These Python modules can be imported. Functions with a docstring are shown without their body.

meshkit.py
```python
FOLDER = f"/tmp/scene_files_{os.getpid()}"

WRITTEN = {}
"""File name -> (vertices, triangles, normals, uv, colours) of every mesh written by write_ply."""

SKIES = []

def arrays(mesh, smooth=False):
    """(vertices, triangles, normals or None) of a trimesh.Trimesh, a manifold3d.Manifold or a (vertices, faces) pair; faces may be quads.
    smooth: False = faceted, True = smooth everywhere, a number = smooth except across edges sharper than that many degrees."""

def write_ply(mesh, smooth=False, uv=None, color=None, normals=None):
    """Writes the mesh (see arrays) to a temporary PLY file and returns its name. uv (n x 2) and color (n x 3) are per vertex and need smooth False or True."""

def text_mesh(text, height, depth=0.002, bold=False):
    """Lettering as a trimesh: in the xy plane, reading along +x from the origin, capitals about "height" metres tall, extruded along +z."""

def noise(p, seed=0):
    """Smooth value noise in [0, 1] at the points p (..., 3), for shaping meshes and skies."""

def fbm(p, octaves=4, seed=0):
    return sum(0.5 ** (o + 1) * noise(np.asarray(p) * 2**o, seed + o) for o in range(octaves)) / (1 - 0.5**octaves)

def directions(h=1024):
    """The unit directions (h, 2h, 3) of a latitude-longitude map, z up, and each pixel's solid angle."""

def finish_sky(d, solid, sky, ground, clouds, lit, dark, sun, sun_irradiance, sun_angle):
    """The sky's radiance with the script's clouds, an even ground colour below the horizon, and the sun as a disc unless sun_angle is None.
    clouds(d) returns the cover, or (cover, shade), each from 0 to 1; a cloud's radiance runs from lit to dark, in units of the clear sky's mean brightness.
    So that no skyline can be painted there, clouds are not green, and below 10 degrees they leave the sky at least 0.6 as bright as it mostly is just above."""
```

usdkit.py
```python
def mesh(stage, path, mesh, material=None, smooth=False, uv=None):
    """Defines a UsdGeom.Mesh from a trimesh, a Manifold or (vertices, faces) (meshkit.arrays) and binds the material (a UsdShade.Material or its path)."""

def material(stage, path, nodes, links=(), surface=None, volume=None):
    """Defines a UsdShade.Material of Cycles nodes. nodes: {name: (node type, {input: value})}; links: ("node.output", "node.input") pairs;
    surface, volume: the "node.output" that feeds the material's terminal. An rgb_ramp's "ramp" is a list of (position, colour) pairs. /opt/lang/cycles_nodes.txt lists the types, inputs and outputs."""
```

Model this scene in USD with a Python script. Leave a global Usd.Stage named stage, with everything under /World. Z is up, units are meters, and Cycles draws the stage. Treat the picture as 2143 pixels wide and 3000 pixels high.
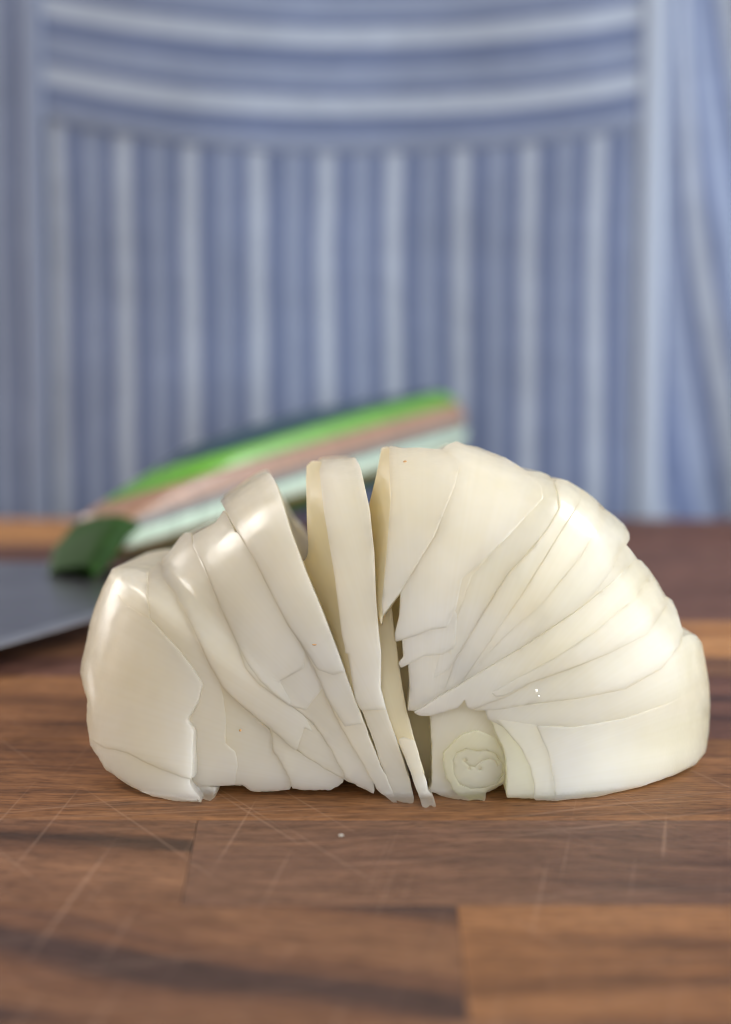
import math, random
import numpy as np
import shapely
from shapely.geometry import Polygon, Point
from scipy.spatial import Delaunay
from pxr import Usd, UsdGeom, UsdLux, UsdShade, Gf, Sdf
import usdkit, meshkit

random.seed(7)
np.random.seed(7)
stage = Usd.Stage.CreateInMemory()
UsdGeom.SetStageUpAxis(stage, "Z")
UsdGeom.SetStageMetersPerUnit(stage, 1.0)
UsdGeom.Xform.Define(stage, "/World")
UsdGeom.Scope.Define(stage, "/World/Looks")

# ------------------------------------------------------------------ camera
CAM = np.array([0.0, -0.4705, 0.126])
PITCH = math.radians(9.63)
FPX = 2143 * 100 / 24.0
cam = UsdGeom.Camera.Define(stage, "/World/camera")
cam.CreateHorizontalApertureAttr(24.0)
cam.CreateVerticalApertureAttr(24.0 * 3000 / 2143)
cam.CreateFocalLengthAttr(100.0)
cam.CreateFStopAttr(9.5)
cam.CreateFocusDistanceAttr(0.487)
cam.CreateClippingRangeAttr(Gf.Vec2f(0.01, 50))
cam.CreateExposureAttr(0.6)
cx = UsdGeom.Xformable(cam)
cx.AddTranslateOp().Set(Gf.Vec3d(*CAM))
cx.AddRotateXOp().Set(90.0 - math.degrees(PITCH))


# ------------------------------------------------------------------ lamps (window on the right, lamp above, added dim fill in front)
def rect(name, pos, target, w, h, inten, col):
    l = UsdLux.RectLight.Define(stage, "/World/" + name)
    l.CreateWidthAttr(w); l.CreateHeightAttr(h); l.CreateIntensityAttr(inten); l.CreateColorAttr(Gf.Vec3f(*col))
    m = Gf.Matrix4d().SetLookAt(Gf.Vec3d(*pos), Gf.Vec3d(*target), Gf.Vec3d(0, 0.01, 1)).GetInverse()
    UsdGeom.Xformable(l).AddTransformOp().Set(m)


rect("window_light", (1.3, -0.22, 0.66), (0.03, 0.08, 0.04), 2.0, 1.6, 3.7, (0.89, 0.955, 1.0))
rect("right_lamp", (0.76, 0.60, 0.76), (0.02, 0.04, 0.03), 0.26, 0.2, 28.0, (0.97, 0.98, 1.0))
rect("left_lamp", (-0.72, 0.32, 0.80), (0.0, 0.04, 0.03), 0.34, 0.28, 21.0, (1.0, 0.96, 0.9))
rect("side_lamp", (-0.80, 0.74, 0.24), (-0.05, 0.03, 0.03), 0.34, 0.34, 9.0, (1.0, 0.96, 0.92))
rect("room_fill", (-0.2, -1.7, 0.7), (0.0, 0.1, 0.05), 2.2, 1.4, 2.2, (1.0, 0.945, 0.87))  # added fill from the camera side, standing in for dim room ambience

_fw = np.array([0, math.cos(PITCH), -math.sin(PITCH)])
_up = np.array([0, math.sin(PITCH), math.cos(PITCH)])


def ray(sx, sy):
    sx = np.asarray(sx, float); sy = np.asarray(sy, float)
    return (_fw[None] + ((sx - 1071.5) / FPX)[:, None] * np.array([[1.0, 0, 0]]) - ((sy - 1500) / FPX)[:, None] * _up[None])


def at_y(sx, sy, y):
    """World points on the planes y, for tracing the outlines at their own distance."""
    d = ray(np.atleast_1d(sx), np.atleast_1d(sy))
    t = (np.atleast_1d(y) - CAM[1]) / d[:, 1]
    return CAM[None] + d * t[:, None]


def at_z(sx, sy, z=0.0):
    d = ray(np.atleast_1d(sx), np.atleast_1d(sy))
    t = (z - CAM[2]) / d[:, 2]
    return CAM[None] + d * t[:, None]


# ------------------------------------------------------------------ helpers
NAMES = {}


def numbered(parent, name):
    k = (parent, name)
    n = NAMES.get(k, -1) + 1
    NAMES[k] = n
    return f"{parent}/{name}" + (f"_{n:03d}" if n else "")


def keys(prim, **kw):
    for k, v in kw.items():
        if v:
            prim.SetCustomDataByKey(k, v)


def thing(name, label, cat, loc=(0, 0, 0), group=None):
    p = numbered("/World", name)
    x = UsdGeom.Xform.Define(stage, p)
    x.AddTranslateOp().Set(Gf.Vec3d(*map(float, loc)))
    keys(x.GetPrim(), label=label, category=cat, group=group)
    return p


def part(parent, name, vf, mat, smooth=True, uv=None, label=None):
    p = numbered(parent, name)
    m = usdkit.mesh(stage, p, vf, mat, smooth=smooth, uv=uv)
    if label:
        keys(m.GetPrim(), label=label)
    return p


MAT = lambda n: "/World/Looks/" + n


# ------------------------------------------------------------------ materials
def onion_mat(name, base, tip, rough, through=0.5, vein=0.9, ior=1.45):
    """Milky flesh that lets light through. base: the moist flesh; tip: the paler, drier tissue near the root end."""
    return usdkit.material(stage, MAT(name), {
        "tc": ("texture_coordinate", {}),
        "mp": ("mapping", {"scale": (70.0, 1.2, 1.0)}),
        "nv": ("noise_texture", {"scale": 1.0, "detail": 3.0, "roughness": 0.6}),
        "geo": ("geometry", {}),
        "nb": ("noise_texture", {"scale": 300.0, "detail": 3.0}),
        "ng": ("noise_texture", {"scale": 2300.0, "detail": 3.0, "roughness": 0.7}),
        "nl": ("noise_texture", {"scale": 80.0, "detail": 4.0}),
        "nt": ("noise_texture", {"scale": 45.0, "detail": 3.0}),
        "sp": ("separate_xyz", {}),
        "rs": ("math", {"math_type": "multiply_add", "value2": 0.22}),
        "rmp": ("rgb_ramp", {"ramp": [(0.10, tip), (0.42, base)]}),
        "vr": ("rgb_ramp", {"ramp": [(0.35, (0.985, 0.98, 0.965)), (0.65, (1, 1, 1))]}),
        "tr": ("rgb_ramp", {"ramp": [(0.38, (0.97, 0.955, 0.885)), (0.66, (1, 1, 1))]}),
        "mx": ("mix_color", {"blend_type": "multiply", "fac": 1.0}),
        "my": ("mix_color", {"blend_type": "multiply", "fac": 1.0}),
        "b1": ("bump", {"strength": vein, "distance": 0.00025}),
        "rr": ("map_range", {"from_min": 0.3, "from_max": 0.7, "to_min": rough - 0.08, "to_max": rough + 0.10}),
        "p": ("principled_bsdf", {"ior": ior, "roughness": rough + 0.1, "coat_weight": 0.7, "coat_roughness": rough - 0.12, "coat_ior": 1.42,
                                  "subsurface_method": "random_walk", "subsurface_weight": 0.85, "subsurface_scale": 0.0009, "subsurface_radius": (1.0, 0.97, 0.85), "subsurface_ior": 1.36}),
        "t": ("translucent_bsdf", {}),
        "ms": ("mix_closure", {"fac": through}),
    }, [("tc.UV", "mp.vector"), ("mp.vector", "nv.vector"), ("geo.position", "nb.vector"), ("geo.position", "ng.vector"), ("geo.position", "nl.vector"), ("geo.position", "nt.vector"),
        ("tc.UV", "sp.vector"), ("nl.fac", "rs.value1"), ("sp.y", "rs.value3"), ("rs.value", "rmp.fac"), ("nt.fac", "tr.fac"),
        ("nv.fac", "vr.fac"), ("rmp.color", "mx.a"), ("vr.color", "mx.b"), ("mx.result", "my.a"), ("tr.color", "my.b"),
        ("my.result", "p.base_color"), ("my.result", "t.color"),
        ("ng.fac", "b1.height"), ("b1.normal", "p.coat_normal"), ("nb.fac", "rr.value"), ("rr.result", "p.roughness"),
        ("p.BSDF", "ms.closure1"), ("t.BSDF", "ms.closure2")], surface="ms.closure")


onion_mat("onion_skin", (0.930, 0.866, 0.735), (0.945, 0.93, 0.89), 0.25)
onion_mat("onion_layer", (0.925, 0.885, 0.79), (0.945, 0.93, 0.89), 0.34)
onion_mat("onion_flesh", (0.92, 0.865, 0.71), (0.94, 0.92, 0.85), 0.36)
onion_mat("onion_gap_shade", (0.91, 0.79, 0.52), (0.91, 0.80, 0.54), 0.40)  # flesh yellowed to paint in the scattered, shaded light of the gaps
onion_mat("onion_heart", (0.905, 0.895, 0.745), (0.91, 0.90, 0.76), 0.34)
onion_mat("onion_core", (0.895, 0.88, 0.67), (0.90, 0.885, 0.69), 0.36)
usdkit.material(stage, MAT("brown_speck"), {"p": ("principled_bsdf", {"base_color": (0.52, 0.30, 0.12), "roughness": 0.6})}, surface="p.BSDF")
usdkit.material(stage, MAT("juice"), {"p": ("principled_bsdf", {"base_color": (0.92, 0.9, 0.84), "roughness": 0.04, "ior": 1.5})}, surface="p.BSDF")


def wood_mat(name, dark, mid, light, off, tilt=0.0, streak=0.5, bend=0.35, freq=75.0, lo=0.33):
    L = [("geo.position", "m1.vector"), ("m1.vector", "warp.vector"), ("m1.vector", "va.vector1"), ("warp.color", "vs.vector1"), ("vs.vector", "va.vector2"),
         ("va.vector", "m2.vector"), ("m2.vector", "n1.vector"), ("va.vector", "m3.vector"), ("m3.vector", "n2.vector"), ("va.vector", "m4.vector"), ("m4.vector", "n3.vector"),
         ("n1.fac", "r1.fac"), ("n2.fac", "r2.fac"), ("n3.fac", "r3.fac"),
         ("r1.color", "x1.a"), ("r2.color", "x1.b"), ("x1.result", "x2.a"), ("r3.color", "x2.b")]
    N = {
        "geo": ("geometry", {}),
        "m1": ("mapping", {"location": (off, off * 0.37, 0), "rotation": (0, 0, tilt)}),
        "warp": ("noise_texture", {"scale": 9.0, "detail": 1.0}),
        "vs": ("vector_math", {"math_type": "scale", "scale": 0.03 * bend * 2}),
        "va": ("vector_math", {"math_type": "add"}),
        "m2": ("mapping", {"scale": (5.0, freq, 5.0)}),
        "n1": ("noise_texture", {"scale": 1.0, "detail": 4.0, "roughness": 0.62}),
        "m3": ("mapping", {"scale": (130.0, 900.0, 100.0)}),
        "n2": ("noise_texture", {"scale": 1.0, "detail": 3.0, "roughness": 0.7}),
        "m4": ("mapping", {"scale": (420.0, 2300.0, 100.0)}),
        "n3": ("noise_texture", {"scale": 1.0, "detail": 1.0}),
        "r1": ("rgb_ramp", {"ramp": [(lo, dark), (lo + 0.26 * streak, mid), (0.72, light)]}),
        "r2": ("rgb_ramp", {"ramp": [(0.30, (0.46, 0.42, 0.40)), (0.64, (1.2, 1.17, 1.14))]}),
        "r3": ("rgb_ramp", {"ramp": [(0.26, (0.35, 0.3, 0.28)), (0.46, (1, 1, 1))]}),
        "x1": ("mix_color", {"blend_type": "multiply", "fac": 0.9}),
        "x2": ("mix_color", {"blend_type": "multiply", "fac": 0.75}),
    }
    # knife scratches: long thin pale lines in several directions
    prev = "x2.result"
    for i, (ang, sc, th) in enumerate([(1.45, 130.0, 0.672), (0.42, 100.0, 0.675), (2.0, 140.0, 0.70), (0.2, 120.0, 0.672)]):
        N[f"sm{i}"] = ("mapping", {"rotation": (0, 0, -ang), "location": (0.3 * i, 0.11 * i, 0)})
        N[f"ss{i}"] = ("mapping", {"scale": (11.0, sc * 7, 1.0)})
        N[f"sn{i}"] = ("noise_texture", {"scale": 1.0, "detail": 1.0})
        N[f"sr{i}"] = ("map_range", {"from_min": th, "from_max": th + 0.05, "to_min": 0.0, "to_max": 0.15, "clamp": True})
        N[f"sx{i}"] = ("mix_color", {"blend_type": "mix", "b": (0.42, 0.27, 0.19)})
        L += [("geo.position", f"sm{i}.vector"), (f"sm{i}.vector", f"ss{i}.vector"), (f"ss{i}.vector", f"sn{i}.vector"), (f"sn{i}.fac", f"sr{i}.value"),
              (f"sr{i}.result", f"sx{i}.fac"), (prev, f"sx{i}.a")]
        prev = f"sx{i}.result"
    N["bp"] = ("bump", {"strength": 0.5, "distance": 0.0003})
    N["p"] = ("principled_bsdf", {"roughness": 0.55, "specular_ior_level": 0.15})
    L += [(prev, "p.base_color"), ("n2.fac", "bp.height"), ("bp.normal", "p.normal")]
    return usdkit.material(stage, MAT(name), N, L, surface="p.BSDF")


wood_mat("walnut_warm", (0.073, 0.031, 0.014), (0.171, 0.075, 0.030), (0.248, 0.116, 0.049), 0.0, 0.05)
wood_mat("walnut_brown", (0.040, 0.020, 0.012), (0.109, 0.050, 0.026), (0.167, 0.081, 0.042), 3.1, 0.12)
wood_mat("walnut_streaked", (0.046, 0.024, 0.019), (0.116, 0.052, 0.027), (0.175, 0.086, 0.042), 6.4, 0.36, 0.42, 0.9, 48.0, 0.41)
wood_mat("walnut_dusk", (0.046, 0.024, 0.018), (0.105, 0.053, 0.034), (0.153, 0.076, 0.040), 21.0, 0.1, 0.5, 0.7, 45.0)
wood_mat("walnut_dark", (0.040, 0.020, 0.017), (0.091, 0.040, 0.029), (0.130, 0.058, 0.039), 8.3, 0.02)
wood_mat("walnut_orange", (0.175, 0.073, 0.026), (0.306, 0.145, 0.055), (0.379, 0.196, 0.079), 11.9, -0.03)
wood_mat("walnut_purple", (0.047, 0.023, 0.019), (0.099, 0.047, 0.035), (0.138, 0.068, 0.051), 14.2, 0.06)
usdkit.material(stage, MAT("counter_stone"), {"geo": ("geometry", {}), "n": ("noise_texture", {"scale": 180.0, "detail": 4.0}),
                "r": ("rgb_ramp", {"ramp": [(0.35, (0.03, 0.028, 0.03)), (0.7, (0.09, 0.085, 0.09))]}), "p": ("principled_bsdf", {"roughness": 0.3})},
                [("geo.position", "n.vector"), ("n.fac", "r.fac"), ("r.color", "p.base_color")], surface="p.BSDF")
usdkit.material(stage, MAT("board_glue"), {"p": ("principled_bsdf", {"base_color": (0.05, 0.025, 0.018), "roughness": 0.6})}, surface="p.BSDF")


def cloth_mat(name, ramp, axis, period, noise=0.06):
    """Woven stripes: the ramp repeats every `period` along one direction of the cloth's own uv (metres)."""
    return usdkit.material(stage, MAT(name), {
        "tc": ("texture_coordinate", {}),
        "sp": ("separate_xyz", {}),
        "wn": ("noise_texture", {"scale": 25.0, "detail": 2.0}),
        "ws": ("math", {"math_type": "multiply_add", "value2": 0.0016, "value3": 0.0}),
        "ad": ("math", {"math_type": "add"}),
        "dv": ("math", {"math_type": "divide", "value2": period}),
        "fr": ("math", {"math_type": "fraction"}),
        "r": ("rgb_ramp", {"ramp": ramp}),
        "n2": ("noise_texture", {"scale": 40.0, "detail": 4.0, "roughness": 0.7}),
        "r2": ("rgb_ramp", {"ramp": [(0.3, (1 - noise * 3,) * 3), (0.7, (1 + noise,) * 3)]}),
        "x": ("mix_color", {"blend_type": "multiply", "fac": 1.0}),
        "wv": ("noise_texture", {"scale": 1400.0, "detail": 1.0}),
        "b": ("bump", {"strength": 0.4, "distance": 0.0006}),
        "p": ("principled_bsdf", {"roughness": 0.85, "specular_ior_level": 0.2, "sheen_weight": 0.25}),
    }, [("tc.UV", "sp.vector"), ("tc.UV", "wn.vector"), ("wn.fac", "ws.value1"), (f"sp.{axis}", "ad.value1"), ("ws.value", "ad.value2"),
        ("ad.value", "dv.value1"), ("dv.value", "fr.value1"), ("fr.value", "r.fac"), ("tc.UV", "n2.vector"), ("n2.fac", "r2.fac"),
        ("r.color", "x.a"), ("r2.color", "x.b"), ("x.result", "p.base_color"), ("tc.UV", "wv.vector"), ("wv.fac", "b.height"), ("b.normal", "p.normal")],
        surface="p.BSDF")


DK, MD, LT = (0.11, 0.142, 0.255), (0.20, 0.24, 0.35), (0.325, 0.37, 0.465)
cloth_mat("vertical_stripes", [(0.0, DK), (0.03, LT), (0.27, LT), (0.30, DK), (0.52, DK), (0.54, MD), (0.80, MD), (0.82, DK), (1.0, DK)], "x", 0.01675)
cloth_mat("horizontal_stripes", [(0.0, LT), (0.29, LT), (0.32, DK), (0.54, DK), (0.56, MD), (0.84, MD), (0.87, DK), (1.0, DK)], "y", 0.0168)
cloth_mat("skirt_stripes", [(0.0, DK), (0.03, LT), (0.30, LT), (0.34, DK), (0.50, DK), (0.53, MD), (0.80, MD), (0.83, DK), (1.0, DK)], "x", 0.0171)


def plain(name, col, rough, metal=0.0, sp=0.5, coat=0.0):
    usdkit.material(stage, MAT(name), {
        "geo": ("geometry", {}), "mp": ("mapping", {"rotation": (0, 0, 0.6), "scale": (40, 900, 40)}), "n": ("noise_texture", {"scale": 1.0, "detail": 3.0}),
        "r": ("rgb_ramp", {"ramp": [(0.3, tuple(c * 0.72 for c in col)), (0.7, tuple(min(1, c * 1.15) for c in col))]}),
        "p": ("principled_bsdf", {"roughness": rough, "metallic": metal, "specular_ior_level": sp, "coat_weight": coat, "coat_roughness": 0.15})},
        [("geo.position", "mp.vector"), ("mp.vector", "n.vector"), ("n.fac", "r.fac"), ("r.color", "p.base_color")], surface="p.BSDF")


plain("blade_steel", (0.46, 0.45, 0.46), 0.3, 1.0)
plain("edge_steel", (0.72, 0.70, 0.68), 0.3, 1.0)
plain("layer_teal", (0.012, 0.035, 0.045), 0.4, coat=0.1)
plain("layer_green", (0.085, 0.238, 0.015), 0.4, coat=0.1)
plain("layer_tan", (0.230, 0.123, 0.076), 0.45, coat=0.1)
plain("layer_grey", (0.10, 0.10, 0.095), 0.45, coat=0.1)
plain("layer_mint", (0.42, 0.52, 0.42), 0.4, coat=0.1)
plain("layer_moss", (0.03, 0.095, 0.01), 0.45, coat=0.1)
plain("bolster_green", (0.012, 0.04, 0.004), 0.65, sp=0.15)
plain("layer_umber", (0.06, 0.035, 0.035), 0.45, coat=0.1)


# ------------------------------------------------------------------ the setting: a dark counter under the board
def box(x0, x1, y0, y1, z0, z1, b=0.0008, dz=0.0):
    """A chamfered block."""
    xs = [(x0, y0), (x1, y0), (x1, y1), (x0, y1)]
    ins = [(x0 + b, y0 + b), (x1 - b, y0 + b), (x1 - b, y1 - b), (x0 + b, y1 - b)]
    v = [(x, y, z0) for x, y in xs] + [(x, y, z1 - b) for x, y in xs] + [(x, y, z1) for x, y in ins]
    f = [(3, 2, 1, 0), (8, 9, 10, 11)]
    for r in (0, 4):
        for k in range(4):
            a, c = r + k, r + (k + 1) % 4
            f.append((a, c, c + 4, a + 4))
    return np.array(v, float), np.array(f)


c = usdkit.mesh(stage, "/World/counter", box(-0.8, 0.8, -0.5, 0.268, -0.12, -0.0405, 0.004), MAT("counter_stone"))
keys(c.GetPrim(), kind="structure", label="dark counter under the wooden cutting board", category="counter")

# ------------------------------------------------------------------ cutting board: rows of wooden strips
board = thing("cutting_board", "scratched brown wooden butcher-block cutting board under the sliced onion", "cutting board", (0, 0, 0))
rows = [  # y0, y1, [(x0, x1, material)]
    (-0.205, -0.155, [(-0.24, 0.05, "walnut_brown"), (0.05, 0.25, "walnut_warm")]),
    (-0.155, -0.107, [(-0.24, -0.06, "walnut_warm"), (-0.06, 0.25, "walnut_brown")]),
    (-0.107, -0.058, [(-0.24, 0.0128, "walnut_streaked"), (0.0128, 0.25, "walnut_warm")]),
    (-0.058, -0.013, [(-0.24, -0.026, "walnut_brown"), (-0.026, 0.25, "walnut_dusk")]),
    (-0.013, 0.039, [(-0.24, 0.25, "walnut_warm")]),
    (0.039, 0.088, [(-0.24, -0.02, "walnut_warm"), (-0.02, 0.25, "walnut_dark")]),
    (0.088, 0.105, [(-0.24, -0.03, "walnut_dark"), (-0.03, 0.25, "walnut_brown")]),
    (0.105, 0.138, [(-0.24, -0.03, "walnut_brown"), (-0.03, 0.25, "walnut_orange")]),
    (0.138, 0.186, [(-0.24, 0.02, "walnut_dark"), (0.02, 0.25, "walnut_purple")]),
    (0.186, 0.228, [(-0.24, 0.25, "walnut_purple")]),
    (0.228, 0.262, [(-0.24, -0.05, "walnut_orange"), (-0.05, 0.25, "walnut_dark")]),
]
g = 0.00004
for i, (y0, y1, segs) in enumerate(rows):
    for j, (x0, x1, m) in enumerate(segs):
        dz = (-0.00006, 0.0)[(i + j) % 2]
        part(board, "wood_strip", box(x0 + g, x1 - g, y0 + g, y1 - g, -0.038, dz, 0.00008), MAT(m), smooth=False)
part(board, "glue_core", box(-0.2385, 0.2485, -0.2035, 0.2605, -0.0375, -0.0008, 0.0003), MAT("board_glue"), smooth=False)
for sx in (-0.2, 0.2):
    for sy in (-0.17, 0.22):
        part(board, "foot", box(sx - 0.012, sx + 0.012, sy - 0.012, sy + 0.012, -0.0404, -0.0379, 0.0005), MAT("board_glue"), smooth=False)


# ------------------------------------------------------------------ apron
def sheet(u, v, fy, uvf=None):
    """Cloth with a real thickness: grid over x = u, z = v at depth fy(x, z)."""
    U, V = np.meshgrid(u, v)
    Y = fy(U, V)
    n = len(u)
    P = np.stack([U, Y, V], -1).reshape(-1, 3)
    B = P + [0, 0.0015, 0]
    f = []
    for r in range(len(v) - 1):
        for k in range(n - 1):
            a = r * n + k
            f.append((a, a + 1, a + n + 1, a + n))
    f = np.array(f)
    N = len(P)
    back = f[:, ::-1] + N
    rim = [*range(n), *[n * r + n - 1 for r in range(1, len(v))], *[n * (len(v) - 1) + k for k in range(n - 2, -1, -1)], *[n * r for r in range(len(v) - 2, 0, -1)]]
    side = np.array([(rim[(k + 1) % len(rim)], rim[k], rim[k] + N, rim[(k + 1) % len(rim)] + N) for k in range(len(rim))])
    return np.vstack([P, B]), np.vstack([f, back, side])


def pocket_grid(x0, x1, ftop, fbot, nx, nz, fy, uvmode):
    xs = np.linspace(x0, x1, nx); s = np.linspace(0, 1, nz)
    X, T = np.meshgrid(xs, s)
    Z = fbot(X) * (1 - T) + ftop(X) * T
    Y = fy(X, Z)
    P = np.stack([X, Y, Z], -1).reshape(-1, 3)
    B = P + [0, 0.0016, 0]
    f = np.array([(r * nx + k, r * nx + k + 1, (r + 1) * nx + k + 1, (r + 1) * nx + k) for r in range(nz - 1) for k in range(nx - 1)])
    N = len(P)
    rim = [*range(nx), *[nx * r + nx - 1 for r in range(1, nz)], *[nx * (nz - 1) + k for k in range(nx - 2, -1, -1)], *[nx * r for r in range(nz - 2, 0, -1)]]
    side = np.array([(rim[(k + 1) % len(rim)], rim[k], rim[k] + N, rim[(k + 1) % len(rim)] + N) for k in range(len(rim))])
    v = np.vstack([P, B]); F = np.vstack([f, f[:, ::-1] + N, side])
    if uvmode == "vertical":
        uv = np.stack([X.ravel(), Z.ravel()], 1)
    else:
        uv = np.stack([X.ravel(), (ftop(X) - Z).ravel()], 1)
    return v, F, np.vstack([uv, uv])


D2S = 2143 / 1624.0
YA = 0.285
apx = lambda dx, dy=600: at_y(dx * D2S, dy * D2S, YA)[0, 0]
apz = lambda dy, dx=812: at_y(dx * D2S, dy * D2S, YA)[0, 2]
XL, XR = apx(70), apx(1455)


def torso(x, z):
    y = YA + 1.1 * (x - 0.0) ** 2
    r = np.clip((x - XR) / 0.05, 0, 2)
    y = y + 0.006 * np.sin(x * 60 + 1.0) * 0.4
    fold = np.sin((x * 1.0 + 0.20 * (z - 0.05)) * 260.0) * 0.005 * np.clip(r * 2, 0, 1)
    l = np.clip((XL - x) / 0.03, 0, 1.5)
    return y + fold + 0.01 * l


apron = thing("striped_apron", "blue apron with pale stripes and a banded pocket, worn close behind the cutting board", "apron", (0, 0, 0))
us, vs = np.linspace(-0.26, 0.30, 120), np.linspace(-0.22, 0.36, 60)
v, f = sheet(us, vs, torso)
uvx = v[:, 0] + np.where(v[:, 0] > XR, 0.18 * (v[:, 2] - 0.04) * np.clip((v[:, 0] - XR) / 0.01, 0, 1), 0)
part(apron, "skirt", (v, f), MAT("skirt_stripes"), smooth=True, uv=np.stack([uvx, v[:, 2]], 1))
px = lambda x: (x - XL) / (XR - XL)
sag = lambda x: 0.0076 * (1 - (2 * px(x) - 1.05) ** 2)      # the band hangs in a shallow curve
zb = apz(290)
band_bot = lambda x: zb - sag(x) + 0.0022
band_top = lambda x: band_bot(x) + 0.0602
pocket_y = lambda x, z: torso(x, z) - 0.0012
band_y = lambda x, z: torso(x, z) - 0.0017
v, f, uv = pocket_grid(XL + 0.004, XR - 0.004, lambda x: band_bot(x) + 0.004, lambda x: x * 0 - 0.16, 90, 40, pocket_y, "vertical")
uv[:, 0] += 0.01675 * 20 - apx(560)
part(apron, "pocket", (v, f), MAT("vertical_stripes"), smooth=True, uv=uv, label="apron pocket with narrow vertical blue and white stripes")
v, f, uv = pocket_grid(XL, XR, band_top, band_bot, 90, 24, band_y, "h")
uv[:, 1] += 0.0168 * 0.20
part(apron, "pocket_band", (v, f), MAT("horizontal_stripes"), smooth=True, uv=uv, label="wide band of curved horizontal stripes along the pocket top")
for xe, w, u0 in ((XL - 0.002, 0.005, 0.0110), (XR - 0.004, 0.0065, 0.003)):
    v, f, uv = pocket_grid(xe, xe + w, lambda x: band_top(x) + 0.001, lambda x: x * 0 - 0.16, 4, 40, lambda x, z: torso(x, z) - 0.0021, "vertical")
    part(apron, "seam", (v, f), MAT("skirt_stripes"), smooth=True, uv=np.zeros_like(uv) + u0)

# ------------------------------------------------------------------ knife lying on the board
knife = thing("kitchen_knife", "kitchen knife with laminated green, tan and mint handle lying behind the onion", "knife", (0, 0, 0))
H0 = at_z(205 * D2S, 1172 * D2S, 0.0165)[0]
H1 = at_z(985 * D2S, 938 * D2S, 0.0222)[0]
ax = H1 - H0
LEN = np.linalg.norm(ax); ax = ax / LEN
side = np.cross([0, 0, 1.0], ax); side /= np.linalg.norm(side)      # points to the spine side (left of the handle axis)
nrm = np.cross(ax, side)
_r = math.radians(-14)
side, nrm = side * math.cos(_r) - nrm * math.sin(_r) * -1, nrm * math.cos(_r) - side * math.sin(_r)


def handle_half(s, q):
    """Half width and vertical half thickness of the handle at s along it (0 front, 1 butt)."""
    w = 0.0105 * (1 + 0.10 * math.cos(2 * math.pi * (s - 0.45)))
    t = 0.0108 * (0.92 + 0.10 * math.cos(2 * math.pi * (s - 0.5)))
    e = min(1.0, max(0.0, s / 0.10)); e2 = min(1.0, max(0.0, (1 - s) / 0.07))
    k = (1 - (1 - e) ** 2.2) ** 0.45 * (1 - (1 - e2) ** 2.4) ** 0.45
    return w * (0.35 + 0.65 * k), t * (0.30 + 0.70 * k)


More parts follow.
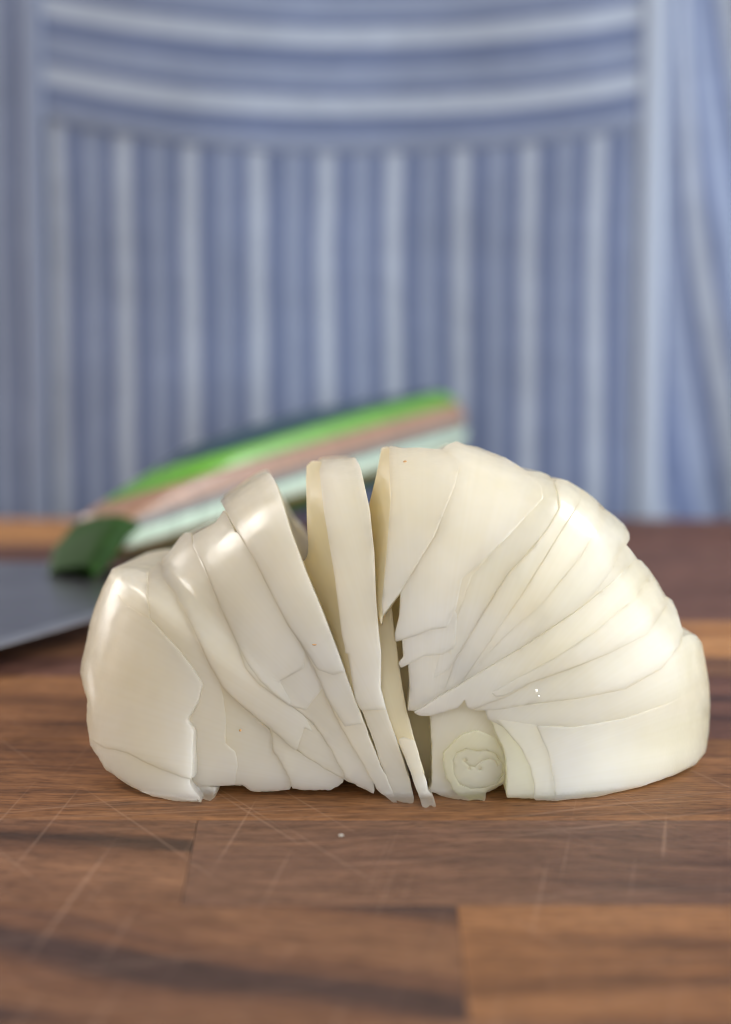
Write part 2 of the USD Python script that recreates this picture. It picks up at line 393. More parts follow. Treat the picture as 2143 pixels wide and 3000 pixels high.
layers = [("layer_teal", 1.0, 0.72), ("layer_green", 0.72, 0.40), ("layer_tan", 0.40, -0.02), ("layer_grey", -0.02, -0.22),
          ("layer_mint", -0.22, -0.52), ("layer_tan", -0.52, -0.64), ("layer_moss", -0.64, -0.86), ("layer_umber", -0.86, -1.0)]
TMAX = 0.0108
for m, h1, h0 in layers:
    rings = []
    ss = np.linspace(0.0, 1.0, 49)
    for s in ss:
        w, t = handle_half(s, 0)
        c0 = H0 + ax * (s * LEN) + nrm * 0.0008 * math.sin(math.pi * s)
        tt = t * (0.25 + 0.75 * min(1.0, s / 0.30) ** 0.8)       # the top slopes down to the blade, the belly does not
        za = np.clip(np.linspace(h0, h1, 6) * TMAX, -t, tt)
        hw = w * np.maximum(0.0, 1 - np.abs(za / np.where(za > 0, tt, t)) ** 2.4) ** (1 / 2.4) + 0.0003
        ring = [c0 + nrm * z + side * (-h) for z, h in zip(za, hw)] + [c0 + nrm * z + side * h for z, h in zip(za[::-1], hw[::-1])]
        rings.append(ring)
    R = np.array(rings); n = R.shape[1]
    v = R.reshape(-1, 3); f = []
    for i in range(len(ss) - 1):
        for k in range(n):
            a, b = i * n + k, i * n + (k + 1) % n
            f.append((a, b, b + n, a + n))
    for i0 in (0, (len(ss) - 1) * n):
        for k in range(1, 6 - 0):
            a, b, c_, d = i0 + k - 1, i0 + k, i0 + n - 1 - k, i0 + n - k
            f.append((a, b, c_, d) if i0 else (d, c_, b, a))
    part(knife, "handle_layer", (v, np.array(f)), MAT(m), smooth=35)
# blade: wedge-section plate in the plane of the knife, tip away to the lower left of the picture
bz = 0.0065
HB = np.array([H0[0], H0[1], 0.0]); axh = np.array([ax[0], ax[1], 0]); axh /= np.linalg.norm(axh)
sd = np.array([-axh[1], axh[0], 0.0])
bl = []
Lb = 0.20
for s in np.linspace(0, 1, 40):
    spine = 0.010 + 0.022 * min(1.0, s / 0.06) - 0.012 * s ** 2
    edge = -0.026 * (1 - s ** 3.2) ** 0.8 + 0.006 * s ** 3
    if s == 1: edge = spine - 0.0006
    z = bz * (1 - s) + 0.0022 * s
    o = HB - axh * (s * Lb - 0.004)
    th = 0.0011 * (1 - 0.6 * s)
    prof = [(spine, th), (edge + (spine - edge) * 0.35, th * 0.9), (edge + (spine - edge) * 0.06, th * 0.45), (edge, 0.00008)]
    top = [o + sd * q + np.array([0, 0, z + h]) for q, h in prof]
    bot = [o + sd * q + np.array([0, 0, z - h]) for q, h in prof[::-1]]
    bl.append(top + bot)
R = np.array(bl); n = 8


def strip_faces(ks):
    f = []
    for i in range(len(R) - 1):
        for k in ks:
            a, b = i * n + k, i * n + (k + 1) % n
            f.append((a, a + n, b + n, b))
    return np.array(f)


capA = np.array([(0, 1, 6, 7), (1, 2, 5, 6), (2, 3, 4, 5)])
capB = capA[:, ::-1] + (len(R) - 1) * n
blade = part(knife, "blade", (R.reshape(-1, 3), np.vstack([strip_faces([0, 1, 5, 6, 7]), capA, capB])), MAT("blade_steel"), smooth=25)
part(blade, "cutting_edge", (R.reshape(-1, 3), strip_faces([2, 3, 4])), MAT("edge_steel"), smooth=25)
# bolster between blade and handle
bol = []
for s, w, t in ((-0.008, 0.0062, 0.0020), (-0.004, 0.0080, 0.0036), (0.002, 0.0080, 0.0032), (0.005, 0.0086, 0.0022)):
    c0 = H0 + ax * s; c0[2] = H0[2] + (bz - H0[2]) * max(0.0, min(1.0, -s / 0.010)); c0 = c0 - nrm * 0.0012
    bol.append([c0 + side * (w * math.copysign(abs(math.cos(a)) ** 0.6, math.cos(a))) + nrm * (t * math.copysign(abs(math.sin(a)) ** 0.6, math.sin(a))) for a in np.linspace(0, 2 * math.pi, 24, endpoint=False)])
Rb = np.array(bol); nb = 24
fb = [(i * nb + k, i * nb + (k + 1) % nb, (i + 1) * nb + (k + 1) % nb, (i + 1) * nb + k) for i in range(3) for k in range(nb)]
part(knife, "bolster", (Rb.reshape(-1, 3), np.array(fb)), MAT("bolster_green"), smooth=40)

# ------------------------------------------------------------------ the onion
# The half onion stands on its cut face with the root end towards the camera. SIL is its crest line; `skin` is its rounded
# front: flat about the root, turning ever faster until it faces straight up at the crest (depth YC).
YC = 0.042
ROOT = np.array([1155.0, 2345.0])
SIL = np.array([(228, 2345), (226, 2150), (228, 1965), (258, 1820), (318, 1655), (430, 1640), (462, 1632), (535, 1552), (640, 1470), (720, 1408), (790, 1372), (900, 1338), (1040, 1326), (1140, 1294),
                (1340, 1280), (1480, 1328), (1583, 1370), (1665, 1396), (1765, 1470), (1852, 1548), (1892, 1630), (1962, 1732), (2010, 1790), (2066, 1868), (2090, 2020), (2088, 2150), (2084, 2345)], float)
_ang = np.arctan2(ROOT[1] - SIL[:, 1], SIL[:, 0] - ROOT[0]); _rad = np.hypot(*(SIL - ROOT).T)
_o = np.argsort(_ang); _ang, _rad = _ang[_o], _rad[_o]
_aa = np.linspace(0, math.pi, 361); _rr = np.interp(_aa, _ang, _rad)
_rr = np.convolve(np.pad(_rr, 2, mode="edge"), np.ones(5) / 5, "valid")


def skin(p):
    d = p - ROOT
    a = np.clip(np.arctan2(-d[:, 1], d[:, 0]), 0, math.pi)
    u = np.clip(np.hypot(*d.T) / np.interp(a, _aa, _rr), 0, 0.997)
    e = 3 + 1.1 * np.clip((a - 2.35) / 0.6, 0, 1)
    return YC * (1 - (1 - u ** e) ** (1 / e))


def densify(c, step):
    c = np.asarray(c, float)
    if np.allclose(c[0], c[-1]): c = c[:-1]
    out = []
    for a, b in zip(c, np.roll(c, -1, 0)):
        n = max(1, int(round(np.hypot(*(b - a)) / step)))
        out += [a + (b - a) * k / n for k in range(n)]
    return np.array(out)


def smooth_outline(c, jag=0.0, seed=0):
    """Corner-rounded outline (one Chaikin pass) with a slight waver, as a knife leaves it."""
    c = np.asarray(c, float)
    q = []
    for a, b in zip(c, np.roll(c, -1, 0)):
        L = np.hypot(*(b - a))
        k = min(0.2, 3.0 / max(L, 1e-6))
        q += [a + (b - a) * k, b - (b - a) * k]
    c = densify(q, 6.0)
    if jag:
        n = np.stack([meshkit.noise(np.c_[c * 0.045, np.full(len(c), seed)], seed), meshkit.noise(np.c_[c * 0.045, np.full(len(c), seed + 9.3)], seed + 1)], 1) - 0.5
        n2 = np.stack([meshkit.noise(np.c_[c * 0.16, np.full(len(c), seed + 3.1)], seed + 2), meshkit.noise(np.c_[c * 0.16, np.full(len(c), seed + 5.7)], seed + 4)], 1) - 0.5
        low = np.clip((c[:, 1:2] - 1850) / 350, 0.15, 1.2)      # knife-clean at the crest, torn at the root end
        c = c + (n * 2 + n2 * 1.6) * jag * low
    return c


def tri(poly, step):
    """Triangles over a polygon (holes allowed): its outline points and a jittered grid inside."""
    B = [densify(np.array(poly.exterior.coords), step * 0.7)] + [densify(np.array(r.coords), step * 0.35) for r in poly.interiors]
    B = np.vstack(B)
    x0, y0, x1, y1 = poly.bounds
    gx, gy = np.meshgrid(np.arange(x0, x1, step), np.arange(y0, y1, step * 0.87))
    gx[1::2] += step / 2
    G = np.c_[gx.ravel(), gy.ravel()]
    ins = shapely.contains_xy(poly.buffer(-step * 0.45), G[:, 0], G[:, 1])
    pts = np.vstack([B, G[ins]])
    rim = []
    for q in (2.2, 5.0, 9.0, 15.0, 22.0):                       # rows just inside the edge, for the rounding
        ib = poly.buffer(-q)
        for gpoly in getattr(ib, "geoms", [ib]):
            if gpoly.is_empty: continue
            rim.append(densify(np.array(gpoly.exterior.coords), 6.0))
            rim += [densify(np.array(r.coords), 4.0) for r in gpoly.interiors]
    if rim: pts = np.vstack([pts] + rim)
    pts = np.unique(np.round(pts, 2), axis=0)
    t = Delaunay(pts).simplices
    cen = pts[t].mean(1)
    e1 = pts[t[:, 1]] - pts[t[:, 0]]; e2 = pts[t[:, 2]] - pts[t[:, 0]]
    area = e1[:, 0] * e2[:, 1] - e1[:, 1] * e2[:, 0]
    ok = shapely.contains_xy(poly, cen[:, 0], cen[:, 1]) & (np.abs(area) > 0.05)
    t, area = t[ok], area[ok]
    t[area > 0] = t[area > 0][:, ::-1]              # y runs down in the outline's plane
    used = np.unique(t); mp = -np.ones(len(pts), int); mp[used] = np.arange(len(used))
    return pts[used], mp[t]


def piece(parent, name, outline, mat, off=0.0, back="full", base=(0, 0, 0), jag=0.0, bevel=6.0, brise=0.00012, seed=1, holes=(), shrink=0.0, shiftx=0.0, wob=0.00003, label=None, fz=0.86, lift=0.0):
    """One solid of onion: a front that follows the bulb, `off` metres behind its skin (a number or f(points)), and a back:
    the far side of the bulb ("full") or a layer this many metres thick."""
    poly = Polygon(smooth_outline(outline, jag, seed)).buffer(0)
    if poly.geom_type != "Polygon": poly = max(poly.geoms, key=lambda q: q.area)
    if shrink: poly = poly.buffer(-shrink)
    if poly.geom_type != "Polygon": poly = max(poly.geoms, key=lambda q: q.area)
    for h in holes: poly = poly.difference(h)
    if back != "full": bevel, brise = 6.0, min(brise, 0.00008)
    p, t = tri(poly, 13.0)
    dist = shapely.distance(shapely.points(p), poly.boundary)
    o = off(p) if callable(off) else np.full(len(p), off)
    yb = skin(p)
    d = p - np.array([1235.0, 2345.0])
    th = np.arctan2(-d[:, 1], d[:, 0]); rr = np.hypot(*d.T) / 1000.0; rr = rr - rr.min()
    wobn = (meshkit.noise(np.c_[p * 0.009, np.full(len(p), seed * 3.7)], seed) - 0.5) * 2 * wob
    ridge = (meshkit.noise(np.c_[th * 26, rr * 1.5, np.full(len(p), seed * 1.3)], seed + 5) - 0.5) * 0.00003
    q = 1 - np.clip(dist / bevel, 0, 1)
    rnd = brise * (q ** 2.2 if back != "full" else 1 - np.sqrt(np.clip(1 - q * q, 0, 1)))
    y = yb + o + wobn + ridge + rnd
    yg = at_z(p[:, 0], p[:, 1], 0.0003)[:, 1]
    k = 0.003
    h = np.clip(0.5 + 0.5 * (yg - y) / k, 0, 1)         # the foot swells smoothly forward to meet the board
    y = np.minimum(yg * (1 - h) + y * h - k * h * (1 - h), yg)
    F = at_y(p[:, 0], p[:, 1], y)
    if back == "full":
        yk = np.maximum(2 * YC - y, y + 0.003)
        K = F.copy(); K[:, 1] = yk
        f_ = np.clip((yk - y) / 0.05, 0, 1)
        K[:, 2] = np.maximum(F[:, 2] * (1 - (1 - fz) * f_) , 0.0002)
        K[:, 0] = 0.0045 + (F[:, 0] - 0.0045) * (1 - (1 - fz) * f_) + shiftx * f_
    else:
        c0 = np.array([0.0045, YC, 0.004]) - F
        c0 /= np.linalg.norm(c0, axis=1, keepdims=True)
        dr = c0 * 0.55 + np.array([0, 1.0, 0]) * 0.45
        K = F + dr / np.linalg.norm(dr, axis=1, keepdims=True) * back
        K[:, 2] = np.maximum(K[:, 2], 0.0002)
    n = len(F)
    ed = np.vstack([t[:, [0, 1]], t[:, [1, 2]], t[:, [2, 0]]])
    key = {}
    for a, b in ed: key[(a, b)] = 1
    be = np.array([(a, b) for a, b in ed if (b, a) not in key])
    m = len(be)
    # walls have vertices of their own, in four rows, so that the cut faces stay crisp
    rowsn = 5 if back == "full" else 2
    W, wf, wuv = [], [], []
    uniq, inv = np.unique(be, return_inverse=True); inv = inv.reshape(be.shape)
    for r in range(rowsn):
        s = r / (rowsn - 1)
        W.append(F[uniq] * (1 - s) + K[uniq] * s); wuv.append(np.c_[th[uniq] + 0.15 * s, rr[uniq]])
    nu = len(uniq); o0 = 2 * n
    for r in range(rowsn - 1):
        a, b = inv[:, 0] + o0 + r * nu, inv[:, 1] + o0 + r * nu
        wf.append(np.c_[b, a, a + nu]); wf.append(np.c_[b, a + nu, b + nu])
    V = np.vstack([F, K] + W) - np.asarray(base, float)[None]
    Fc = np.vstack([t, t[:, ::-1] + n] + wf)
    UV = np.vstack([np.c_[th, rr], np.c_[th, rr]] + wuv)
    return part(parent, name, (V, Fc), MAT(mat), smooth=True, uv=UV, label=label)


def onion_slice(label, center, parts):
    loc = at_z(center[0], center[1], 0.0)[0]
    t = thing("onion_slice", label, "onion slice", loc, "slices fanned out from one half onion")
    for i, kw in enumerate(parts):
        kw = dict(kw); kw.setdefault("seed", int(center[0]) % 97 + i * 11)
        piece(t, kw.pop("name"), kw.pop("poly"), kw.pop("mat", "onion_skin"), base=loc, **kw)
    return t


mm = 0.001
lean = lambda o, r0, d: (lambda p: o * mm - d * mm * np.clip((p[:, 1] - r0) / (2345 - r0), 0, 1.05) ** 2)
# ---- left fan, from the outside in
A_left = [(330, 1664), (320, 1684), (300, 1722), (275, 1785), (262, 1832), (252, 1885), (238, 1945), (235, 1968), (243, 2010), (256, 2050), (254, 2110)]
onion_slice("leftmost thick onion slab, wavy outer edge with a white sheen", (420, 2320), [
    dict(name="inner_layer", poly=A_left + [(265, 2185), (310, 2255), (375, 2300), (450, 2335), (515, 2347), (592, 2351), (575, 2325), (556, 2300), (560, 2180), (545, 2110), (585, 2010), (520, 1905), (440, 1815), (432, 1740), (432, 1680), (400, 1668)],
         off=lean(0.078, 1980, 3.9), jag=1.5),
    dict(name="outer_layer", poly=[(316, 1692)] + A_left[2:] + [(262, 2165), (300, 2190), (370, 2206), (430, 2238), (520, 2273), (561, 2285), (564, 2200), (567, 2140), (548, 2110), (578, 2060), (594, 2005), (570, 1965), (520, 1900), (440, 1815), (400, 1790), (362, 1768), (332, 1716)],
         off=lean(-0.05, 1980, 3.9), back=2.2 * mm, jag=1.0),
    dict(name="root_flap", poly=[(500, 2262), (545, 2282), (590, 2302), (632, 2308), (622, 2330), (618, 2347), (590, 2340), (560, 2312), (520, 2285)], off=0.402 * mm, back=2.0 * mm, jag=2.0, mat="onion_flesh"),
])
onion_slice("second onion slice from the left, mostly hidden, its short torn root edge on the board", (700, 2300), [
    dict(name="inner_layer", poly=[(410, 1800), (425, 1745), (437, 1673), (467, 1643), (505, 1690), (570, 1820), (660, 2000), (730, 2080), (870, 2200), (862, 2290), (850, 2320), (800, 2322), (735, 2322), (715, 2306), (690, 2302), (640, 2304), (592, 2306), (555, 2290), (530, 2150), (560, 2010), (480, 1880)],
         off=0.480 * mm, jag=2.5, shrink=3, brise=0.0003),
    dict(name="outer_layer", poly=[(410, 1800), (425, 1745), (437, 1673), (467, 1643), (505, 1690), (570, 1820), (640, 1980), (655, 2050), (663, 2110), (660, 2178), (690, 2205), (696, 2240), (688, 2301), (640, 2303), (592, 2304), (555, 2290), (530, 2150), (560, 2010), (480, 1880)],
         off=0.37 * mm, back=2.2 * mm, jag=1.2),
])
onion_slice("short grey-white onion strip with a ragged end, lowest strip left of the middle", (930, 2310), [
    dict(name="strip", poly=[(790, 2120), (864, 2180), (930, 2222), (1000, 2272), (1008, 2292), (985, 2310), (965, 2317), (930, 2313), (900, 2315), (856, 2311), (845, 2270), (800, 2200)], off=0.174 * mm, back=5 * mm, jag=2.5, mat="onion_layer"),
])
C_left = [(476, 1634), (472, 1690), (510, 1736), (560, 1830), (612, 1946), (655, 2020), (715, 2076), (785, 2130), (864, 2199)]
C_crest = [(566, 1600), (560, 1561), (545, 1559), (527, 1574), (502, 1608)]
onion_slice("onion slice with a broad glossy patch at its crest, third from the left", (900, 2280), [
    dict(name="inner_layer", poly=C_left + [(915, 2233), (960, 2262), (1002, 2284), (1040, 2302), (1030, 2240), (930, 2130), (860, 2060), (740, 1920), (660, 1750), (590, 1620)] + C_crest, off=0.024 * mm, jag=1.5, shrink=3),
    dict(name="outer_layer", poly=C_left + [(870, 2196), (891, 2134), (915, 2145), (890, 2085), (800, 1990), (720, 1870), (640, 1740), (590, 1640)] + C_crest, off=-0.174 * mm, back=2.2 * mm, jag=1.2),
])
D_left = [(566, 1567), (566, 1604), (592, 1647), (640, 1768), (690, 1876), (722, 1940), (762, 1995), (805, 2036)]
D_crest = [(690, 1560), (657, 1492), (631, 1531)]
onion_slice("fourth onion slice from the left, glossy crest and stepped layers at its root end", (1030, 2290), [
    dict(name="inner_layer", poly=D_left + [(870, 2087), (916, 2122), (967, 2200), (1010, 2284), (1040, 2303), (1070, 2316), (1100, 2333), (1098, 2260), (1040, 2140), (1020, 2060), (965, 1950), (900, 1840), (810, 1670), (735, 1550)] + D_crest, off=-0.228 * mm, jag=1.8, shrink=3),
    dict(name="middle_layer", poly=[(690, 1870), (717, 1955), (760, 2007), (848, 2069), (896, 2080), (929, 2038), (960, 2000), (880, 1880), (780, 1740), (660, 1720)], off=-0.354 * mm, back=2.0 * mm, jag=1.5, mat="onion_layer"),
    dict(name="outer_layer", poly=D_left + [(847, 2069), (853, 2056), (820, 1998), (890, 1958), (895, 1880), (815, 1690), (732, 1545)] + D_crest, off=-0.480 * mm, back=2.0 * mm, jag=1.2),
])
E_right = [(790, 1384), (806, 1410), (822, 1455), (850, 1548), (895, 1670), (945, 1790), (985, 1895)]
E_left = [(890, 1900), (842, 1830), (800, 1750), (745, 1640), (690, 1550), (646, 1466), (696, 1436), (752, 1397)]
onion_slice("long onion slice with square glossy top corner, left of the first open gap", (1130, 2330), [
    dict(name="inner_layer", poly=E_right + [(1035, 2028), (1060, 2090), (1110, 2220), (1150, 2310), (1170, 2355), (1150, 2353), (1125, 2335), (1105, 2318), (1060, 2240), (1000, 2140), (960, 2060), (930, 1975)] + E_left, off=-0.480 * mm, jag=1.8, shrink=3, shiftx=-0.005),
    dict(name="middle_layer", poly=[(860, 1850), (920, 1960), (962, 2055), (1010, 2129), (1061, 2120), (1052, 2085), (1030, 2020), (1000, 1940), (960, 1840), (900, 1760)], off=-0.582 * mm, back=2.0 * mm, jag=1.5, mat="onion_layer"),
    dict(name="outer_layer", poly=E_right + [(1012, 1970), (975, 1978), (931, 1962)] + E_left, off=-0.708 * mm, back=2.0 * mm, jag=1.0),
])
# ---- middle: two upright slices with open gaps beside them
M_right = [(1054, 1362), (1059, 1378), (1084, 1491), (1097, 1616), (1102, 1746), (1110, 1850), (1117, 1908), (1116, 2015)]
M_left = [(1011, 1897), (1002, 1860), (981, 1690), (951, 1509), (936, 1380), (945, 1347), (1000, 1341), (1041, 1340)]
onion_slice("upright onion slice standing alone between the two open gaps", (1170, 2340), [
    dict(name="inner_layer", poly=M_right + [(1135, 2080), (1170, 2179), (1200, 2270), (1218, 2345), (1214, 2357), (1180, 2356), (1155, 2345), (1114, 2240), (1080, 2140), (1045, 2050), (1030, 1985)] + M_left, off=-0.300 * mm, jag=1.5, shrink=3, shiftx=-0.003),
    dict(name="outer_layer", poly=M_right + [(1132, 2079), (1058, 2082), (1042, 2050), (1030, 1985), (1022, 1916), (1012, 1914)] + M_left, off=-0.528 * mm, back=2.2 * mm, jag=0.8),
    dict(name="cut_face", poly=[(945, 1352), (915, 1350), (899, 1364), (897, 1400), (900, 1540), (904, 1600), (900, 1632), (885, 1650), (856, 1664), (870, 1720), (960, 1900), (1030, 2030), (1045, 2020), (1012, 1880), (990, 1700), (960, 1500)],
         off=lambda p: np.interp((np.interp(p[:, 1], [1350, 1500, 1700, 1900, 2030], [945, 955, 985, 1015, 1040]) - p[:, 0]), [0, 45, 120], [0.0, 3.5 * mm, 6.5 * mm]), back=4 * mm, mat="onion_gap_shade"),
])
onion_slice("narrow onion sliver ending in a lit white tip left of the root core", (1225, 2340), [  # one sliver in two colours: gap shade painted above, lit tip paler
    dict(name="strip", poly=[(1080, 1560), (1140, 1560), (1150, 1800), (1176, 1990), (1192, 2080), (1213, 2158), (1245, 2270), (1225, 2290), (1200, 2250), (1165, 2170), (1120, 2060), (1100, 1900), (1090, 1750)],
         off=lambda p: np.interp(p[:, 1], [1560, 1800, 2000, 2150, 2250], [5 * mm, 3 * mm, 1.6 * mm, 0.2 * mm, -0.5 * mm]), back=6 * mm, jag=1.0, mat="onion_gap_shade"),
    dict(name="lit_tip", poly=[(1168, 2168), (1180, 2160), (1216, 2170), (1252, 2296), (1256, 2318), (1266, 2330), (1281, 2362), (1272, 2366), (1262, 2358), (1250, 2368), (1238, 2362), (1234, 2350), (1200, 2255)],
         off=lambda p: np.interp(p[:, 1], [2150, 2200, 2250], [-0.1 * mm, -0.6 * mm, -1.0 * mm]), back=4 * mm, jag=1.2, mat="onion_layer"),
])
onion_slice("wide-topped onion slice tapering to a pointed white tip, right of the second gap", (1200, 2300), [
    dict(name="outer_layer", poly=[(1140, 1306), (1145, 1465), (1132, 1638), (1119, 1767), (1123, 1803), (1175, 1733), (1231, 1640), (1274, 1569), (1334, 1422), (1347, 1366), (1339, 1343), (1296, 1316), (1231, 1311), (1180, 1312)],
         off=-0.426 * mm, back=3.0 * mm, jag=0.8),
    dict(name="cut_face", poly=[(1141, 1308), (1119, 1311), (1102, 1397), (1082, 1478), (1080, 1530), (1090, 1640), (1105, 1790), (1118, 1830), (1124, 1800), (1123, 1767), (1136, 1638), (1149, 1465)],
         off=lambda p: np.interp((np.interp(p[:, 1], [1306, 1465, 1638, 1767], [1140, 1145, 1132, 1119]) - p[:, 0]), [0, 30, 70], [-0.3 * mm, 3 * mm, 6 * mm]), back=4 * mm, mat="onion_gap_shade"),
])
# ---- right fan
R1_top = [(1296, 1316), (1315, 1300), (1339, 1292), (1365, 1303), (1400, 1309), (1482, 1341), (1551, 1383), (1588, 1425), (1592, 1460), (1491, 1570), (1400, 1657)]
onion_slice("broad onion slice behind the pointed one, highest of the fan, with ragged stepped root end", (1290, 2280), [
    dict(name="inner_layer", poly=[(1180, 1790), (1200, 2016), (1196, 2050), (1193, 2084), (1230, 2087), (1300, 2062), (1330, 2010), (1330, 1850), (1385, 1690), (1480, 1580), (1540, 1470), (1482, 1345), (1400, 1313), (1339, 1297), (1300, 1320), (1260, 1500)], off=0.210 * mm, jag=1.2, shrink=2),
    dict(name="middle_layer", poly=[(1172, 1790), (1183, 1923), (1168, 1942), (1175, 1957), (1195, 1948), (1245, 1922), (1300, 1918), (1335, 1896), (1340, 1800), (1300, 1730), (1250, 1690)], off=0.102 * mm, back=2.0 * mm, jag=1.5, mat="onion_layer"),
    dict(name="outer_layer", poly=R1_top + [(1355, 1695), (1338, 1780), (1312, 1838), (1262, 1846), (1222, 1862), (1180, 1874), (1160, 1879), (1158, 1855), (1171, 1800), (1174, 1733), (1231, 1640), (1274, 1569), (1310, 1450), (1320, 1380)], off=-0.150 * mm, back=2.4 * mm, jag=1.0),
])
onion_slice("onion slice with a tan shaded hollow along its edge, beside the highest slice", (1420, 2260), [
    dict(name="slab", poly=[(1535, 1380), (1565, 1381), (1583, 1381), (1610, 1392), (1632, 1420), (1660, 1474), (1570, 1616), (1480, 1700), (1400, 1830), (1320, 1960), (1262, 2000), (1300, 1860), (1340, 1700), (1450, 1570), (1550, 1440)], off=lambda p: np.interp(p[:, 1], [1600, 1900], [0.7 * mm, 0.2 * mm]), jag=1.0),
])
onion_slice("onion slice with two glossy dashes at its crest, upper right of the fan", (1500, 2260), [
    dict(name="slab", poly=[(1622, 1412), (1640, 1402), (1665, 1408), (1720, 1442), (1768, 1484), (1780, 1520), (1710, 1650), (1610, 1790), (1490, 1900), (1390, 1990), (1300, 2030), (1330, 1940), (1420, 1790), (1490, 1680), (1555, 1612), (1608, 1545), (1640, 1488), (1636, 1446)], off=0.132 * mm, jag=1.0),
])
onion_slice("onion slice with the rounded overhanging shoulder in the right fan", (1580, 2260), [
    dict(name="slab", poly=[(1752, 1474), (1800, 1510), (1830, 1537), (1845, 1562), (1846, 1580), (1837, 1596), (1790, 1680), (1710, 1790), (1610, 1870), (1500, 1940), (1390, 1998), (1350, 2000), (1480, 1860), (1600, 1750), (1700, 1630), (1762, 1520)], off=0.012 * mm, jag=1.0),
])
onion_slice("narrow onion slice just under the overhanging shoulder of the right fan", (1620, 2250), [
    dict(name="slab", poly=[(1826, 1585), (1850, 1612), (1870, 1640), (1880, 1680), (1810, 1780), (1710, 1870), (1560, 1970), (1440, 1990), (1540, 1890), (1700, 1780), (1780, 1690)], off=-0.012 * mm, jag=1.0),
])
onion_slice("long onion slice whose ragged white lip overhangs the root core", (1640, 2240), [
    dict(name="slab", poly=[(1864, 1640), (1880, 1642), (1900, 1665), (1925, 1700), (1950, 1745), (1958, 1775), (1900, 1860), (1790, 1915), (1675, 1960), (1560, 2000), (1480, 2045), (1420, 2066), (1385, 2080), (1369, 2074), (1362, 2050), (1352, 2064), (1338, 2076), (1300, 2087), (1262, 2098), (1228, 2097), (1213, 2087), (1240, 2074), (1290, 2040), (1330, 2018), (1400, 1975), (1550, 1885), (1700, 1783), (1790, 1710)],
         off=lambda p: np.interp(p[:, 0], [1215, 1500, 1800], [-0.9 * mm, -0.5 * mm, -0.25 * mm]), jag=1.6),
])
onion_slice("smooth onion slice with bright droplets at its root end, third up from the board", (1720, 2250), [
    dict(name="slab", poly=[(1942, 1740), (1970, 1758), (1985, 1790), (2002, 1850), (1998, 1890), (1940, 1960), (1835, 2020), (1697, 2048), (1574, 2062), (1450, 2082), (1390, 2082), (1440, 2030), (1560, 1977), (1675, 1940), (1790, 1895), (1890, 1832)], off=-0.300 * mm, jag=1.0),
])
onion_slice("onion slice with the blunt upright corner at the far right, second up from the board", (1760, 2260), [
    dict(name="slab", poly=[(2000, 1866), (2020, 1859), (2042, 1862), (2058, 1885), (2070, 1950), (2080, 2010), (2078, 2050), (2000, 2090), (1835, 2120), (1683, 2146), (1592, 2142), (1480, 2134), (1430, 2108), (1420, 2072), (1574, 2060), (1697, 2042), (1835, 2014), (1940, 1950), (1990, 1895)], off=-0.204 * mm, jag=1.0),
])
onion_slice("thick lowest onion slab resting on the board at the right, its root end cut flat", (1750, 2320), [
    dict(name="inner_layer", poly=[(2078, 2005), (2080, 2060), (2077, 2150), (2067, 2203), (2039, 2238), (1980, 2268), (1880, 2303), (1750, 2333), (1630, 2345), (1530, 2342), (1482, 2338), (1484, 2270), (1476, 2200), (1446, 2140), (1435, 2105), (1480, 2115), (1592, 2124), (1683, 2126), (1835, 2098), (1960, 2054)], off=lean(0.048, 2050, 3.0), jag=1.2, shrink=2, mat="onion_core"),
    dict(name="middle_layer", poly=[(1450, 2106), (1480, 2135), (1528, 2194), (1555, 2249), (1566, 2300), (1568, 2344), (1640, 2347), (1720, 2200), (1650, 2126), (1592, 2128)], off=lean(-0.126, 2050, 3.0), back=2.0 * mm, jag=1.2, mat="onion_flesh"),
    dict(name="outer_layer", poly=[(2078, 2000), (2082, 2060), (2078, 2150), (2068, 2205), (2040, 2240), (1980, 2270), (1880, 2305), (1750, 2335), (1630, 2346), (1624, 2290), (1606, 2203), (1572, 2126), (1592, 2128), (1683, 2132), (1835, 2104), (1960, 2060)], off=lean(-0.276, 2050, 3.0), back=2.4 * mm, jag=0.8),
])
onion_slice("thin onion slice between the glossy-dash slice and the overhanging shoulder", (1540, 2260), [
    dict(name="slab", poly=[(1708, 1434), (1740, 1458), (1770, 1486), (1780, 1520), (1710, 1650), (1610, 1790), (1490, 1900), (1390, 1990), (1340, 2018), (1420, 1900), (1530, 1740), (1635, 1570), (1695, 1475)], off=0.035 * mm, jag=0.8),
])
onion_slice("thin onion slice in the right fan directly below the ragged-lipped slice", (1680, 2240), [
    dict(name="slab", poly=[(1908, 1676), (1928, 1705), (1950, 1745), (1958, 1775), (1900, 1860), (1790, 1915), (1675, 1960), (1560, 2000), (1480, 2040), (1452, 2042), (1440, 2030), (1520, 1985), (1630, 1925), (1750, 1845), (1850, 1758)], off=lambda p: np.interp(p[:, 0], [1400, 1500, 1800], [-0.72 * mm, -0.62 * mm, -0.34 * mm]), jag=0.8),
])
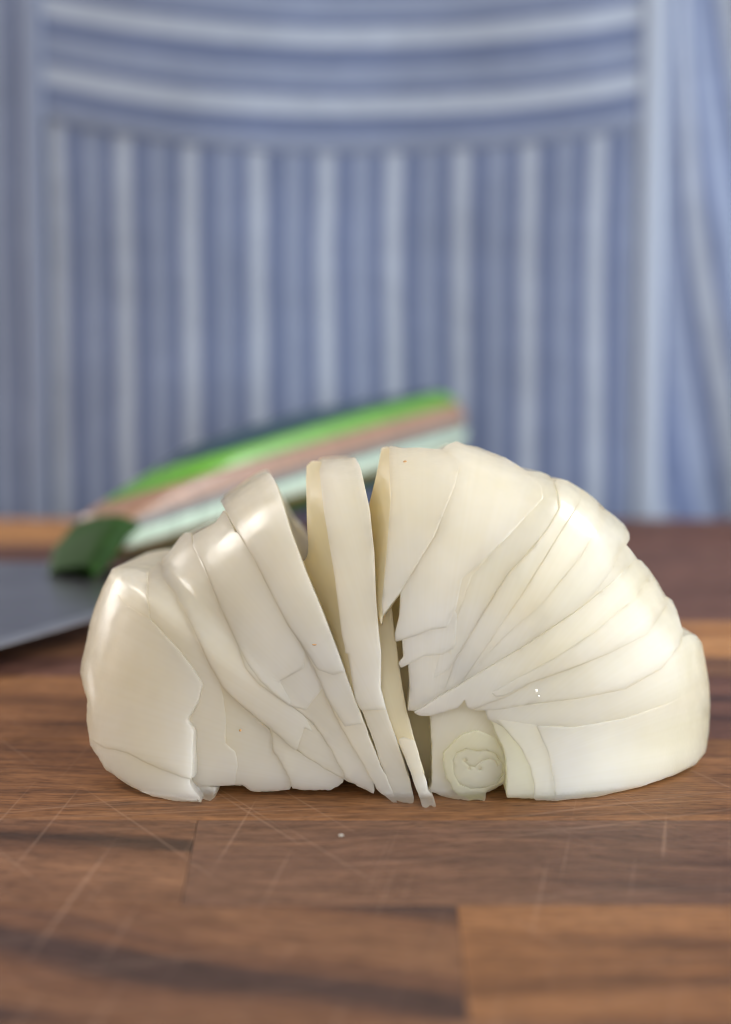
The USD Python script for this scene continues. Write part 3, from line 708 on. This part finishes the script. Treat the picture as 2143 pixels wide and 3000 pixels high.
# ---- root core
core_loc = at_z(1380, 2340, 0.0)[0]
core = thing("onion_core", "pale green onion root core with curled rings and three small holes", "onion core", core_loc)
piece(core, "outer_ring", [(1236, 2075), (1262, 2096), (1266, 2200), (1268, 2300), (1258, 2316), (1290, 2330), (1324, 2340), (1376, 2346), (1400, 2340), (1419, 2349), (1426, 2322), (1450, 2312), (1480, 2296), (1488, 2268), (1490, 2200), (1500, 2120), (1480, 2050), (1380, 2050)], "onion_flesh", off=0.95 * mm, base=core_loc, jag=1.5, seed=31)
HEART = [(1328, 2228), (1338, 2208), (1365, 2196), (1400, 2202), (1424, 2198), (1454, 2212), (1472, 2240), (1475, 2268), (1456, 2294), (1420, 2308), (1380, 2310), (1348, 2298), (1332, 2268)]
piece(core, "middle_ring", [(1302, 2205), (1300, 2240), (1310, 2284), (1342, 2330), (1376, 2342), (1418, 2346), (1424, 2320), (1470, 2294), (1486, 2262), (1480, 2215), (1450, 2160), (1400, 2140), (1362, 2150), (1330, 2172)], "onion_core", off=0.38 * mm, back=3 * mm, base=core_loc, jag=2.5, seed=33, holes=[Polygon(HEART).buffer(1.5)])
from shapely.geometry import LineString
hs = [Point(1364, 2229).buffer(5.5), Point(1376, 2253).buffer(4.0), Point(1407, 2253).buffer(5.5),
      LineString([(1366, 2236), (1377, 2246), (1392, 2247), (1404, 2236), (1416, 2228), (1436, 2224), (1452, 2230), (1459, 2244)]).buffer(1.7),]
piece(core, "heart", HEART, "onion_heart", off=0.62 * mm, back=3 * mm, base=core_loc, jag=3.0, seed=35, holes=hs)
loc = at_z(1240, 2300, 0.0)[0]
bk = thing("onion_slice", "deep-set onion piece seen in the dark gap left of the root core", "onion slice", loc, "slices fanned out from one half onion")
piece(bk, "slab", [(1085, 1560), (1200, 1600), (1240, 1850), (1290, 2050), (1300, 2300), (1262, 2310), (1235, 2290), (1190, 2100), (1140, 1900)], "onion_gap_shade", off=lambda p: np.interp(p[:, 1], [1560, 1900, 2100], [13 * mm, 10 * mm, 8 * mm]), back=8 * mm, base=loc, seed=41)  # also in the yellowed gap colour, shade put into the flesh tone

# ---- small marks: two brown specks, beads of juice, a crumb on the board


def on_skin(sx, sy, d):
    p = np.array([[sx, sy]], float)
    return at_y(p[:, 0], p[:, 1], skin(p) + d)[0]


def pebble(c, r, seed, flat=(1, 1, 1)):
    import trimesh
    m = trimesh.creation.icosphere(2, 1.0)
    v = m.vertices * (1 + 0.35 * (meshkit.noise(m.vertices * 1.7 + seed, seed) - 0.5)[:, None]) * r * np.array(flat)
    return v + np.asarray(c), m.faces


def add_to(tp, name, c, r, mat, seed, flat=(1, 1, 1)):
    b = np.array(UsdGeom.Xformable(stage.GetPrimAtPath(tp)).GetLocalTransformation().ExtractTranslation())
    v, f = pebble(c, r, seed, flat)
    part(tp, name, (v - b, f), MAT(mat))


slices = {p.GetCustomDataByKey("label"): str(p.GetPath()) for p in stage.GetPrimAtPath("/World").GetChildren() if p.GetCustomDataByKey("label")}
find = lambda w: next(v for k, v in slices.items() if w in k)
add_to(find("wide-topped"), "speck", on_skin(1187, 1353, -0.43 * mm), 0.0003, "brown_speck", 3, (1, 0.5, 0.8))
add_to(find("second onion slice"), "speck", on_skin(704, 2140, 0.47 * mm), 0.0002, "brown_speck", 5, (1, 0.6, 1))
add_to(find("left of the first open gap"), "speck", on_skin(922, 1889, -0.71 * mm), 0.0004, "brown_speck", 7, (1, 0.25, 0.3))
for k, (sx, sy, r) in enumerate([(1548, 2000, 0.0002), (1571, 2024, 0.0003), (1579, 2040, 0.00018)]):
    add_to(find("bright droplets"), "droplet", on_skin(sx, sy, -0.3 * mm), r, "juice", 20 + k, (1, 0.7, 1))
c0 = at_z(1000, 2451, 0.0)[0]
v, f = pebble((0, 0, 0.0002), 0.0003, 9, (1.3, 0.9, 0.6))
cr = usdkit.mesh(stage, "/World/onion_crumb", (v + c0, f), MAT("onion_layer"), smooth=True)
keys(cr.GetPrim(), label="tiny white onion crumb on the bare board in front of the slices", category="crumb")
